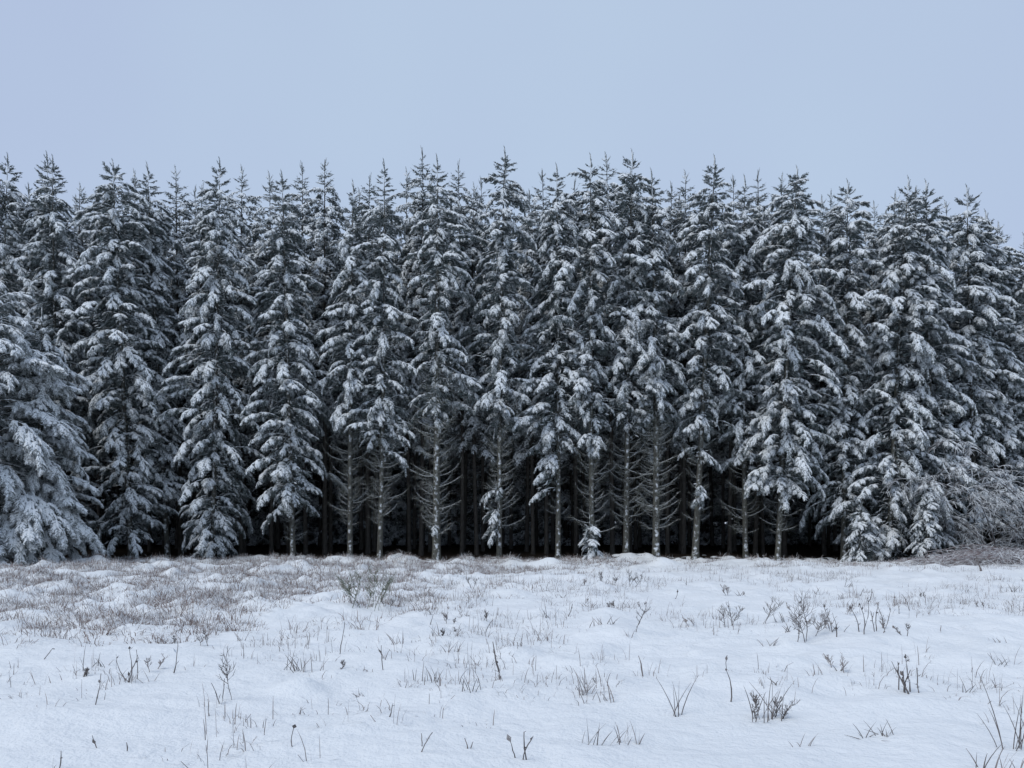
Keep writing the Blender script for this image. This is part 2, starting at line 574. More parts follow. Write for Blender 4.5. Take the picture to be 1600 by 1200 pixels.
for k, (L, a0, dr, tw, hg, sn, st, fn) in enumerate(SPECS):
    BOUGH.append(bough_mesh(100 + k, L, a0, dr, tw, 9 if k < 6 else 10, hg, sn, st, fn, 0.047 if k < 6 else 0.034, curtain=8 if k < 6 else 22).mesh("bough", BM, (0, 2)))
    REACH.append(reach(BOUGH[-1]))
    if k in (0, 1, 2, 4, 6, 9):
        LOWB.append((bough_mesh(200 + k, L, a0, dr, tw, 8, hg, sn, st, fn, 0.058, True, 4).mesh("bough_far", BM, (0, 2)), REACH[-1]))
RIMED = []
for me in BOUGH:
    c = me.copy()
    c.materials[1] = M_RIMED
    RIMED.append(c)
TIP = [tip_mesh(300 + k).mesh("shoot", BM, (0, 2)) for k in range(4)]
LOWT = [tip_mesh(320 + k, nstep=0.05, per=2).mesh("shoot_far", BM, (0, 2)) for k in range(3)]
LEADER = tip_mesh(330, shoots=(0.3,)).mesh("leader", BM, (0, 2))
LOWT.append(tip_mesh(331, nstep=0.035, per=2, shoots=(0.3,)).mesh("leader_far", BM, (0, 2)))
DEAD = [dead_branch_mesh(400 + k, 0.9 + 0.11 * k).mesh("dead_branch", [M_TWIG, M_SNOW], (0, 1)) for k in range(6)]

def trunk_mesh(rng, H, r0, sides=10, stubs=0):
    mb = MB()
    n = 16
    pts, rad = [], []
    ax, ay = rng.uniform(-0.10, 0.10), rng.uniform(-0.1, 0.1)
    for k in range(n + 1):
        t = (k / n) ** 1.35
        z = H * t
        pts.append(V3((ax * math.sin(t * 3.1), ay * math.sin(t * 2.6), z - (0.25 if k == 0 else 0))))
        rad.append(r0 * ((1 - t) ** 0.85) * (1 + 0.45 * math.exp(-z / 0.18)) + 0.006)
    tube(mb, pts, rad, sides, 0)
    for k in range(stubs):                                # snapped stubs and thin dead twigs
        z = rng.uniform(0.8, min(7.0, H * 0.45))
        a = rng.uniform(0, 2 * math.pi)
        l = rng.uniform(0.25, 1.0)
        d = V3((math.cos(a), math.sin(a), rng.uniform(-0.1, 0.3)))
        p = V3((0, 0, z))
        tube(mb, [p, p + d * l * 0.6, p + d * l + UP * l * 0.25], [0.017, 0.011, 0.004], 3, 0)
    return mb

def crown_plan(rng, H, zb, Rm, dens=1.0, ragged=1.0):
    """list of (z, azimuth, radius, pitch, kind) for the limbs of one crown"""
    L = []
    z = zb
    a = rng.uniform(0, 6.28)
    tau = rng.uniform(1.5, 2.7)
    lop = [(rng.uniform(0.10, 0.26) * ragged, rng.uniform(0.25, 0.9), rng.uniform(0, 6.28), m) for m in (1, 2, 3)]
    while z < H - 0.55:
        h = H - z
        r = Rm * (1 - math.exp(-h / tau)) * (0.80 + 0.20 * min(1.0, (z - zb) / 1.6))
        n = rng.choice((7, 7, 8)) if h > 2.0 else 5
        for k in range(n):
            a += 2 * math.pi / n + rng.uniform(-0.45, 0.45)
            if rng.random() > dens and h > 2:
                continue
            lp = 1 + sum(c * math.sin(m * a + f * z + o) for c, f, o, m in lop) * min(1, h / 3)
            rr = r * lp * (rng.uniform(1 - 0.50 * ragged, 1 + 0.22 * ragged) if h > 2.5 else rng.uniform(0.75, 1.15))
            pt = 30 * math.exp(-h / 2.0) - 4 * min(1, h / 8) + rng.uniform(-24, 17)
            if h > 3 and rng.random() < 0.07:
                rr *= 1.3
            L.append((z + rng.uniform(-0.30, 0.30) * min(1, h / 3), a, rr, pt, 'tip' if rr < 0.64 and h < 3 and H > 4 else 'bough'))
        a += 0.9
        z += (0.29 if h < 3 else 0.43) * rng.uniform(0.75, 1.25)
    for k in range(4):
        L.append((H - 0.50 - 0.04 * k, a + k * 1.57, rng.uniform(0.16, 0.24), rng.uniform(22, 44), 'tip'))
    L.append((H - 0.55, 0, 0.60, 88, 'leader'))
    return L

def core_mesh(rng, plan):
    """dark inner twigs between trunk and boughs"""
    mb = MB()
    for (z, a, rr, pt, kind) in plan:
        if kind != 'bough':
            continue
        for j in range(16):
            aa = a + rng.uniform(-0.7, 0.7)
            rad_ = min(rr, 1.6) * rng.uniform(0.05, 0.62)
            p = V3((math.cos(aa) * rad_, math.sin(aa) * rad_, z + rng.uniform(-0.35, 0.15) - 0.15 * rad_))
            d = unit(V3((math.cos(aa) + rng.uniform(-0.8, 0.8), math.sin(aa) + rng.uniform(-0.8, 0.8), rng.uniform(-1.2, 0.1))))
            l = rng.uniform(0.12, 0.30)
            S = unit(cross(d, V3((rng.uniform(-1, 1), rng.uniform(-1, 1), rng.uniform(-1, 1))))) * rng.uniform(0.016, 0.034)
            e, m_ = p + d * l, p + d * l * 0.45
            mb.add([tuple(p), tuple(m_ + S), tuple(e), tuple(m_ - S)], [(0, 1, 2, 3)], 0)
    return mb

def set_bough(parent, rng, z, a, rr, pt, kind, load=0.8, rimed=False, sweep=1.1):
    if kind != 'bough':
        me, base = (TIP[rng.randrange(4)] if kind == 'tip' else LEADER), 0.62
    else:
        heavy = rng.random() < load
        k = rng.randrange(6) if heavy else 6 + rng.randrange(4)
        me, base = (RIMED if rimed else BOUGH)[k], REACH[k]
    s = rr / base
    off = 0.04
    if kind != 'bough':
        sc = (s, s, s)
    else:
        if s > sweep:                                     # a long limb: the clothed part sits farther out
            off = rr - base * sweep
            s = sweep
        sc = (s, max(s * rng.uniform(0.66, 0.98), 0.52), max(s * rng.uniform(0.75, 1.0), 0.55))
    return link("bough", me, parent, (off * math.cos(a), off * math.sin(a), z - 0.18 * max(0, off - 0.04)), (rng.uniform(-0.2, 0.2), -R(pt), a), sc)

def spruce(px, top, base, rad, d, label, seed, r0=0.105, dens=1.0, ragged=1.0, dead=None, extra=(), lean=0.0, load=0.85, rimed=False, sweep=0.92, name="spruce_tree", group="front row of the spruces", tipx=None):
    """a spruce of its own: trunk (> dead_branch), crown (> bough)"""
    rng = random.Random(seed)
    x = wx(px, d)
    H = wz(top, d)
    zb = wz(base, d)
    zg = h1(x, d) if d < 36 else 0.0
    root = link(name, None, None, (x, d, zg - 0.02))
    if tipx is not None:
        lean = math.atan2(wx(tipx, d) - x, H)
    root.rotation_euler = (0, lean, 0)
    tag(root, label, "spruce tree", group)
    root.empty_display_size = 0.3
    tr = link("trunk", trunk_mesh(rng, H - 0.05, r0, 12).mesh("trunk", [M_BARK], (0,)), root)
    plan = crown_plan(rng, H, zb, 0.92 * rad / F * d, dens, ragged)
    for (n, z0, z1, ac, sp, r1, r2) in extra:             # single leftover boughs below the crown
        for k in range(n):
            plan.append((rng.uniform(wz(z0, d), wz(z1, d)), R(ac + rng.uniform(-sp, sp)), rng.uniform(r1, r2), rng.uniform(-22, 2), 'bough'))
    cr_ = link("crown", core_mesh(rng, plan).mesh("crown", [M_NEEDLE]), root)
    for p in plan:
        set_bough(cr_, rng, *p, 1.0 if H - p[0] < 5 else load, rimed, sweep)
    if dead:
        z0, z1, n, ln = dead
        za, zc = wz(z0, d), wz(z1, d)
        whorls = max(1, int(n / 2.5))
        for k in range(whorls):
            z = za + (zc - za) * (k + rng.uniform(0.2, 0.8)) / whorls
            a = rng.uniform(0, 6.28)
            for j in range(rng.choice((4, 5, 5, 6))):
                a += 1.25 + rng.uniform(-0.3, 0.3)
                s = ln * rng.uniform(0.45, 1.05)
                link("dead_branch", DEAD[rng.randrange(6)], tr, (0, 0, z + rng.uniform(-0.12, 0.12)), (rng.uniform(-0.35, 0.35), -R(rng.uniform(-12, 10)), a), (s, s, s))
    return root

# front row: trunk column, tip row, row of the lowest live boughs, crown half-width, distance
FRONT = [
    dict(px=-18, tipx=12, top=238, base=760, rad=64, d=36.0, label="tall spruce at the far left edge, rising behind the broad low spruce"),
    dict(px=88, tipx=82, top=234, base=800, rad=66, d=35.6, label="twin-tipped spruce, second from the left edge of the wood"),
    dict(px=205, tipx=176, top=244, base=812, rad=74, d=35.2, label="bushy blunt-topped spruce clothed almost to the ground, third from the left"),
    dict(px=262, tipx=230, top=252, base=760, rad=52, d=36.6, label="slim spruce squeezed between the blunt-topped spruce and the pointed one clothed to the ground", dead=(850, 770, 8, 0.6)),
    dict(px=332, tipx=343, top=240, base=850, rad=64, d=35.0, label="sharply pointed spruce in the left half, boughs hanging down to the grass"),
    dict(px=458, tipx=440, top=262, base=770, rad=62, d=35.1, label="spruce with grey drooping skirts ending just above a snow-spotted trunk, left of the bare trunks", dead=(845, 790, 10, 0.55)),
    dict(px=547, tipx=552, top=276, base=650, rad=50, d=35.2, label="spruce with small tent-like snow clumps above a slim bare trunk, leftmost of the bare trunks", dead=(815, 655, 40, 0.85)),
    dict(px=593, tipx=600, top=240, base=672, rad=52, d=35.0, label="second bare-trunked spruce from the left, low snow clump beside its right side", dead=(810, 680, 34, 0.9), extra=[(3, 700, 670, 10, 40, 0.9, 1.3)]),
    dict(px=682, load=0.45, tipx=683, top=234, base=636, rad=58, d=34.7, label="spruce with the thickest bare trunk and a ladder of upcurved dead branches", r0=0.16, dens=0.8, ragged=1.4, dead=(826, 560, 62, 1.05), extra=[(1, 816, 814, 235, 5, 0.35, 0.4), (4, 640, 560, 0, 40, 1.2, 1.7)]),
    dict(px=780, load=0.4, tipx=789, top=224, base=655, rad=60, d=35.0, label="tallest dark-topped spruce in the middle, thin green sprays low on its trunk", dens=0.9, ragged=1.3, dead=(820, 660, 44, 0.8), extra=[(9, 825, 740, 215, 80, 0.5, 0.9)]),
    dict(px=872, load=0.75, tipx=870, top=250, base=655, rad=54, d=35.2, label="spruce with a column of snow clumps hanging low left of its thin trunk", dead=(820, 690, 14, 0.6), extra=[(16, 800, 600, 205, 55, 0.8, 1.35), (3, 690, 670, -40, 20, 0.8, 1.0)]),
    dict(px=925, load=0.5, tipx=923, top=235, base=640, rad=66, d=35.0, label="broad-shouldered spruce with one arrowhead-shaped snow bough low on its trunk", ragged=1.3, dead=(830, 700, 26, 0.9), extra=[(6, 705, 670, 275, 45, 0.7, 1.0)]),
    dict(px=978, load=0.5, tipx=988, top=235, base=650, rad=54, d=35.4, label="dark fork-topped spruce right of the broad-shouldered spruce", r0=0.12, ragged=1.2, extra=[(3, 680, 650, 270, 60, 0.6, 0.9)], dead=(825, 665, 44, 0.85)),
    dict(px=1025, load=0.6, tipx=1018, top=264, base=640, rad=54, d=35.1, label="spruce with straight pale bare trunk and even dead branches, behind the white snow mound", r0=0.14, dead=(828, 650, 52, 1.0)),
    dict(px=1086, load=0.65, tipx=1117, top=240, base=655, rad=60, d=35.0, label="spruce whose thin trunk still carries two single snow clumps, one above the other", r0=0.13, dead=(820, 670, 24, 0.7), extra=[(3, 712, 698, 300, 60, 0.8, 1.15), (4, 780, 755, 290, 35, 0.5, 0.7), (1, 700, 698, 180, 5, 0.8, 0.9)]),
    dict(px=1165, tipx=1164, top=268, base=690, rad=52, d=35.6, label="spruce between the two-clump trunk and the widest crown, few wide dead branches", dead=(830, 700, 18, 1.0), extra=[(5, 730, 680, 280, 70, 0.7, 1.1)]),
    dict(px=1215, tipx=1246, top=252, base=735, rad=84, d=34.7, label="widest crown of the wood, big hanging snow paddles over a pale trunk", dead=(835, 770, 12, 0.7), extra=[(5, 760, 725, 250, 50, 0.9, 1.3), (10, 780, 640, 10, 50, 1.4, 2.0)]),
    dict(px=1318, tipx=1325, top=276, base=790, rad=62, d=35.2, label="spruce right of the widest crown, its lowest boughs just above the dark gap", dead=(850, 800, 6, 0.5)),
    dict(px=1388, tipx=1420, top=270, base=855, rad=70, d=34.6, label="spruce clothed to the ground at the right end of the dark gap"),
    dict(px=1462, tipx=1447, top=282, base=855, rad=64, d=34.9, label="spruce clothed to the ground just left of the frosted bare shrub"),
    dict(px=1528, tipx=1511, top=288, base=800, rad=60, d=36.0, label="tall spruce behind the frosted bare shrub at the right"),
    dict(px=1578, tipx=1540, top=326, base=770, rad=56, d=36.8, label="lower spruce near the right edge where the tree line falls away"),
    dict(px=1640, tipx=1600, top=362, base=760, rad=60, d=36.5, label="spruce cut by the right edge of the photo, lowest tip of the line"),
]
for k, s in enumerate(FRONT):
    spruce(seed=1000 + k, **s)
# second tip of the twin-topped tree is its neighbour's leader right behind it
spruce(70, 236, 560, 40, 36.6, "thin spruce right behind the twin-tipped one, only its tip showing beside it", 1101, r0=0.10, tipx=73)
# younger spruces out in front of the row
spruce(-6, 432, 868, 150, 31.2, "broad low spruce at the left edge with sweeping boughs down to the heath", 1110, r0=0.14, ragged=0.5, load=1.0, rimed=True, sweep=1.75, name="young_spruce", group="younger spruces at the wood's edge")
spruce(66, 474, 868, 74, 32.0, "narrow low spruce standing against the right flank of the broad low one", 1111, r0=0.12, load=1.0, rimed=True, name="young_spruce", group="younger spruces at the wood's edge")
spruce(922, 800, 868, 30, 33.6, "small snow-plastered spruce sapling at the foot of the bare trunks", 1112, r0=0.03, rimed=True, name="spruce_sapling", group="younger spruces at the wood's edge")
spruce(1345, 770, 872, 42, 33.6, "small bushy spruce at the right corner of the dark gap", 1113, r0=0.05, name="young_spruce", group="younger spruces at the wood's edge")
spruce(1448, 735, 875, 44, 33.2, "small drooping spruce in front of the clothed spruces at the right", 1114, r0=0.06, name="young_spruce", group="younger spruces at the wood's edge")

# ------------------------------------------------------------------ spruces behind the front row: shared crowns and trunks
def bake(meshes):
    d = []
    for me in meshes:
        c = np.empty(len(me.vertices) * 3, np.float32)
        me.vertices.foreach_get("co", c)
        f = [tuple(p.vertices) for p in me.polygons]
        mi = [p.material_index for p in me.polygons]
        # quads only: pentagon caps are dropped
        keep = [k for k, q in enumerate(f) if len(q) == 4]
        d.append((c.reshape(-1, 3), np.array([f[k] for k in keep]), np.array([mi[k] for k in keep])))
    return d
LB, LT = bake([q[0] for q in LOWB]), bake(LOWT)

def joined_crown(seed, H, zb, Rm, dens=0.95):
    rng = random.Random(seed)
    plan = crown_plan(rng, H, zb, Rm, dens, 1.1)
    cos, pol, mis, off = [], [], [], 0
    for (z, a, rr, pt, kind) in plan:
        if kind != 'bough':
            c, f, mi = LT[rng.randrange(len(LT) - 1)] if kind == 'tip' else LT[-1]
            s = rr / 0.62
            S = (s, s, s)
        else:
            k = rng.randrange(len(LB))
            c, f, mi = LB[k]
            s = rr / LOWB[k][1]
            s = min(s, 1.15)
            S = (s, max(s * 0.85, 0.55), max(s * 0.9, 0.55))
        M = Matrix.Translation((0, 0, z)) @ Matrix.Rotation(a, 4, 'Z') @ Matrix.Rotation(-R(pt), 4, 'Y') @ Matrix.Diagonal((*S, 1))
        A = np.array(M)
        cos.append(c @ A[:3, :3].T + A[:3, 3])
        pol.append(f + off)
        mis.append(mi)
        off += len(c)
    mi = np.concatenate(mis)
    return fast_mesh("crown", np.concatenate(cos), np.concatenate(pol), BM, mi != 1, mi)

RH = 16.0
BACK = [(joined_crown(2000 + k, RH, zb, rm), zb) for k, (zb, rm) in enumerate(((5.2, 1.5), (6.0, 1.4), (4.8, 1.6)))]
CLAD = [joined_crown(2100 + k, RH, 0.15, 1.7) for k in range(2)]  # crowns down to the ground, added to block sky light behind the wood
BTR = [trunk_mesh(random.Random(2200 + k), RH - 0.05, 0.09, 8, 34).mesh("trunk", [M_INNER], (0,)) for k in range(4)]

def back_spruce(x, d, H, k, clad, label, group, rng):
    root = link("spruce_tree", None, None, (x, d, -0.02), (rng.uniform(-0.012, 0.012), rng.uniform(-0.015, 0.015), rng.uniform(0, 6.28)))
    s = H / RH
    r = rng.uniform(0.9, 1.12) * (1.3 if clad else 1.0)
    root.scale = (r, r, s)
    tag(root, label, "spruce tree", group)
    link("trunk", BTR[k % 4], root)
    link("crown", CLAD[k % 2] if clad else BACK[k % 3][0], root)

rng = random.Random(5)
SECOND = [  # tips that show on the skyline between the front trees
    (-30, 275, "tip behind the tall spruce at the far left edge"), (40, 282, "low tip left of the twin-tipped spruce"), (132, 286, "tip between the twin-tipped and the blunt-topped spruces"),
    (283, 262, "slender tip left of the sharply pointed spruce"), (377, 254, "slender tip touching the right side of the sharply pointed spruce"),
    (424, 264, "leftmost of the cluster of thin tips over the grey-skirted spruce"), (478, 252, "middle tip of the cluster over the grey-skirted spruce"),
    (508, 250, "rightmost and tallest tip of the cluster over the grey-skirted spruce"), (640, 262, "tip filling the gap right of the second bare trunk"),
    (658, 226, "tall thin tip just left of the thick-trunked spruce"), (722, 250, "thin tip between the thick-trunked and the tallest spruces"),
    (833, 300, "low tip just right of the tallest spruce"), (854, 260, "tip just left of the low-clumped spruce"), (957, 240, "tip between the two dark crowns of the centre"),
    (1043, 284, "tiny tip right of the fork-topped spruce"), (1068, 264, "tiny spire left of the two-clump spruce"), (1192, 300, "low tip left of the widest crown"),
    (1226, 268, "tip against the left shoulder of the widest crown"), (1288, 306, "low tip right of the widest crown"), (1362, 312, "lone low tip in the dip right of centre"),
    (1398, 300, "tip left of the ground-clothed spruce on the right"), (1480, 312, "low tip right of the ground-clothed pair"), (1560, 345, "low tip near the falling right end"),
    (205, 262, "slim tip between the blunt-topped spruce and its slim neighbour"), (310, 285, "low slim tip just left of the sharply pointed spruce"), (575, 268, "slim tip between the first two bare-trunked spruces"),
    (745, 285, "low slim tip left of the tallest spruce"), (900, 275, "slim tip left of the broad-shouldered spruce"), (1140, 272, "slim tip right of the two-clump spruce"),
    (1435, 290, "slim tip between the two ground-clothed spruces"), (1180, 262, "slim tip above the few-branched bare trunk")]
for k, (px, top, lb) in enumerate(SECOND):
    d = 38.0 + rng.uniform(-0.4, 0.5)
    back_spruce(wx(px, d), d, wz(top, d), k, False, "second-row spruce, " + lb, "spruces of the second row", rng)
n = 0
for row in range(8):
    d0 = 40.4 + 2.3 * row
    half = d0 * 0.60 + 5.0
    x = -half + rng.uniform(0, 1.5)
    clad = row >= 4
    while x < half:
        d = d0 + rng.uniform(-0.5, 0.5)
        edge = abs(x) > d * 0.58
        Hh = (rng.uniform(15.2, 17.2) if row < 2 else rng.uniform(14.4, 16.8)) - 1.6 * max(0.0, (x - 13.5) / 6)
        back_spruce(x, d, Hh, n, clad or edge, "snow-dusted spruce deep in the wood, thin trunk lost in the dark" if row < 3 else "spruce at the back of the wood, added to keep the inside dark",
                    "spruces deep inside the wood" if row < 3 else "spruces at the back of the wood", rng)
        n += 1
        x += rng.uniform(1.9, 2.7) if not clad else rng.uniform(1.7, 2.3)

# ------------------------------------------------------------------ heath grass and small stalks
def blades(spots, seed, count, lmin, lmax, width, lean, spread):
    """ribbons of dry grass, all joined: spots is (n, 2), strength scales the length"""
    rs = np.random.RandomState(seed)
    N = len(spots)
    tot = N * count
    c = np.repeat(spots, count, axis=0)
    a = rs.rand(tot) * 2 * np.pi
    r = np.sqrt(rs.rand(tot)) * spread
    bx, by = c[:, 0] + r * np.cos(a), c[:, 1] + r * np.sin(a)
    bz = height(bx, by) - 0.02
    sc = np.repeat(rs.uniform(0.6, 1.15, N), count)
    L = rs.uniform(lmin, lmax, tot) * sc
    b = a + rs.uniform(-0.9, 0.9, tot)
    ln = rs.uniform(lean[0], lean[1], tot)
    dx, dy = np.cos(b), np.sin(b)
    wv = width * rs.uniform(0.6, 1.2, tot)
    wa = rs.rand(tot) * np.pi
    sx, sy = np.cos(wa), np.sin(wa)
    rows = []
    for t, wk in ((0, 1.0), (0.4, 0.9), (0.75, 0.7), (1.0, 0.25)):
        out_ = L * ln * t ** 1.7
        up = L * (t * (1.0 - 0.25 * ln) - 0.42 * ln * t ** 2.6)
        for s in (-1, 1):
            rows.append(np.stack([bx + dx * out_ + s * sx * wv * wk, by + dy * out_ + s * sy * wv * wk, bz + up], 1))
    co = np.stack(rows, 1).reshape(-1, 3)
    q = np.array([(0, 1, 3, 2), (2, 3, 5, 4), (4, 5, 7, 6)])
    po = (np.arange(tot)[:, None, None] * 8 + q[None]).reshape(-1, 4)
    return co, po

rs = np.random.RandomState(3)
cx, cy = rs.uniform(-21, 21, 26000), rs.uniform(10.5, 35.0, 26000)
hm = heath(cx, cy)
left = (cx < 0.4 + 0.2 * (cy - 12))
patch = vnoise(cx / 1.1 + 20, cy / 1.4)
ok = (rs.rand(26000) < hm * np.where(left, 1.0, 0.40) * sstep(0.15, 0.6, patch) * (1.1 - 0.5 * vnoise(cx / 0.75 + 5, cy / 0.95 + 80))) & (np.abs(cx) < cy * 0.62 + 1)
spots = np.stack([cx[ok], cy[ok]], 1)
co1, po1 = blades(spots, 11, 28, 0.09, 0.31, 0.0050, (0.2, 1.4), 0.22)
tag(link("heath_grass", fast_mesh("heath_grass", co1, po1, [M_HEATH], False)), "reddish brown frosted grass and heather of the rough strip before the wood", "grass", kind="stuff")
# sparse pale stubble in the open snow
cx, cy = rs.uniform(-20, 20, 14000), rs.uniform(4.8, 32.0, 14000)
dens = np.where(cx > -3.2 + 0.2 * (cy - 12), 0.95, 0.32) * sstep(0.40, 0.75, vnoise(cx / 1.5 + 33, cy / 2.2 + 5)) * sstep(4.0, 9.0, cy)
ok = (rs.rand(14000) < dens) & (np.abs(cx) < cy * 0.6 + 0.5)
spots = np.stack([cx[ok], cy[ok]], 1)
co2, po2 = blades(spots, 12, 8, 0.04, 0.29, 0.0033, (0.0, 1.3), 0.15)
tag(link("stubble_grass", fast_mesh("stubble_grass", co2, po2, [M_PALE], False)), "thin pale grass tips poking through the open snow", "grass", kind="stuff")
print("tufts", len(po1), len(po2))

# ------------------------------------------------------------------ single stalks and tufts, each where it stands
def stalk(mb, rng, p, h, lean, yaw, r, heads=0.4, kink=0.25):
    """a knotted dead stem with leftover leaf and seed scraps"""
    pts = [p - UP * 0.04]
    d = unit(V3((math.sin(lean) * math.cos(yaw), math.sin(lean) * math.sin(yaw), math.cos(lean))))
    n = 6
    for k in range(n):
        d = unit(d + V3((rng.uniform(-kink, kink), rng.uniform(-kink, kink), 0)) * 0.5)
        pts.append(pts[-1] + d * ((h + 0.04) / n))
    tube(mb, pts, [r * (1.15 - 0.6 * k / n) * rng.uniform(0.8, 1.2) for k in range(n + 1)], 4, 0)
    m = int(h * 26 * heads)
    for i in range(m):
        q, T = polyline_at(pts, rng.uniform(0.25, 1.0))
        S, U = frame(T)
        l = rng.uniform(0.02, 0.07)
        e = unit(T * rng.uniform(0.3, 1) + S * rng.uniform(-1, 1) + U * rng.uniform(-1, 1))
        wv = unit(cross(e, T)) * l * 0.28
        mb.add([tuple(q), tuple(q + e * l * 0.5 + wv), tuple(q + e * l), tuple(q + e * l * 0.5 - wv)], [(0, 1, 2, 3)], 0)
    return pts

def twigs(mb, rng, pts, n, l0, r, up=0.6):
    for i in range(n):
        p, T = polyline_at(pts, rng.uniform(0.35, 1.0))
        a = rng.uniform(0, 6.28)
        d = unit(T * up + V3((math.cos(a), math.sin(a), 0.2)))
        l = l0 * rng.uniform(0.5, 1.2)
        q = [p, p + d * l * 0.5, p + unit(d + UP * 0.4) * l]
        tube(mb, q, [r, r * 0.8, r * 0.5], 3, 0)
        for j in range(2):
            a2 = rng.uniform(0, 6.28)
            e = unit(d + V3((math.cos(a2), math.sin(a2), 0.2)) * 0.9)
            b = q[1] * (1 - 0.4 * j) + q[2] * 0.4 * j
            tube(mb, [b, b + e * l * 0.25, b + e * l * 0.45], [r * 0.7, r * 0.55, r * 0.35], 3, 0)

def plant(kind, px, base, top, label, seed, mat=None, n=1, lean=6, spread=0.1, name=None, group=None, r=None, heads=0.4):
    rng = random.Random(seed)
    d = gd(base)
    for _ in range(4):                                    # meet the uneven ground under that row
        x = wx(px, d)
        d = (CAMZ - h1(x, d)) * F / (base - HOR)
    x = wx(px, d)
    h = (base - top) / F * d
    mat = mat or M_STALK
    if kind == 'stalk':
        root = link(name or "dead_stalk", None, None, (x, d, h1(x, d)))
        for k in range(n):
            mb = MB()
            o = V3((rng.uniform(-spread, spread), rng.uniform(-spread, spread), 0)) if n > 1 else V3((0, 0, 0))
            lx = R(lean if n == 1 else lean * rng.uniform(-1, 1))
            stalk(mb, rng, o, h * (1 if k == 0 else rng.uniform(0.6, 1.0)), lx, rng.uniform(-0.5, 0.5), (r or 0.0012 * d ** 0.5 + 0.0030) * 0.8, heads=heads, kink=0.45)
            link("stem", mb.mesh("stem", [mat]), root)
        cat = "dead stalk"
    elif kind == 'tuft':
        root = link(name or "grass_tuft", None, None, (x, d, h1(x, d)))
        for k in range(n):
            mb = MB()
            a = rng.uniform(0, 6.28)
            ln = R(rng.uniform(4, lean))
            p = V3((rng.uniform(-spread, spread), rng.uniform(-spread, spread) * 0.6, -0.03))
            pts = [p]
            dd = V3((math.sin(ln) * math.cos(a), math.sin(ln) * math.sin(a), math.cos(ln)))
            l = h * rng.uniform(0.5, 1.08)
            for j in range(4):
                dd = unit(dd + V3((math.cos(a), math.sin(a), -0.3)) * 0.09)
                pts.append(pts[-1] + dd * l / 4)
            rr = (r or 0.0010 * d ** 0.5 + 0.0012) * rng.uniform(0.7, 1.3)
            tube(mb, pts, [rr, rr, rr * 0.85, rr * 0.6, rr * 0.25], 3, 0)
            link("blade", mb.mesh("blade", [mat]), root)
        cat = "grass tuft"
    else:                                                 # twiggy little bush
        root = link(name or "twiggy_plant", None, None, (x, d, h1(x, d)))
        for k in range(n):
            mb = MB()
            o = V3((rng.uniform(-spread, spread), rng.uniform(-spread, spread), 0)) * (1 if n > 1 else 0)
            pts = stalk(mb, rng, o, h * rng.uniform(0.65, 0.95), R(lean * rng.uniform(-1, 1)), rng.uniform(-0.6, 0.6), (r or 0.0012 * d ** 0.5 + 0.002) * 0.75, 0.6, 0.45)
            twigs(mb, rng, pts, int(11 + 10 * h), h * 0.34, 0.0016 + 0.0006 * d ** 0.5)
            link("stem", mb.mesh("stem", [mat]), root)
        cat = "twiggy plant"
    tag(root, label, cat, group)
    return root

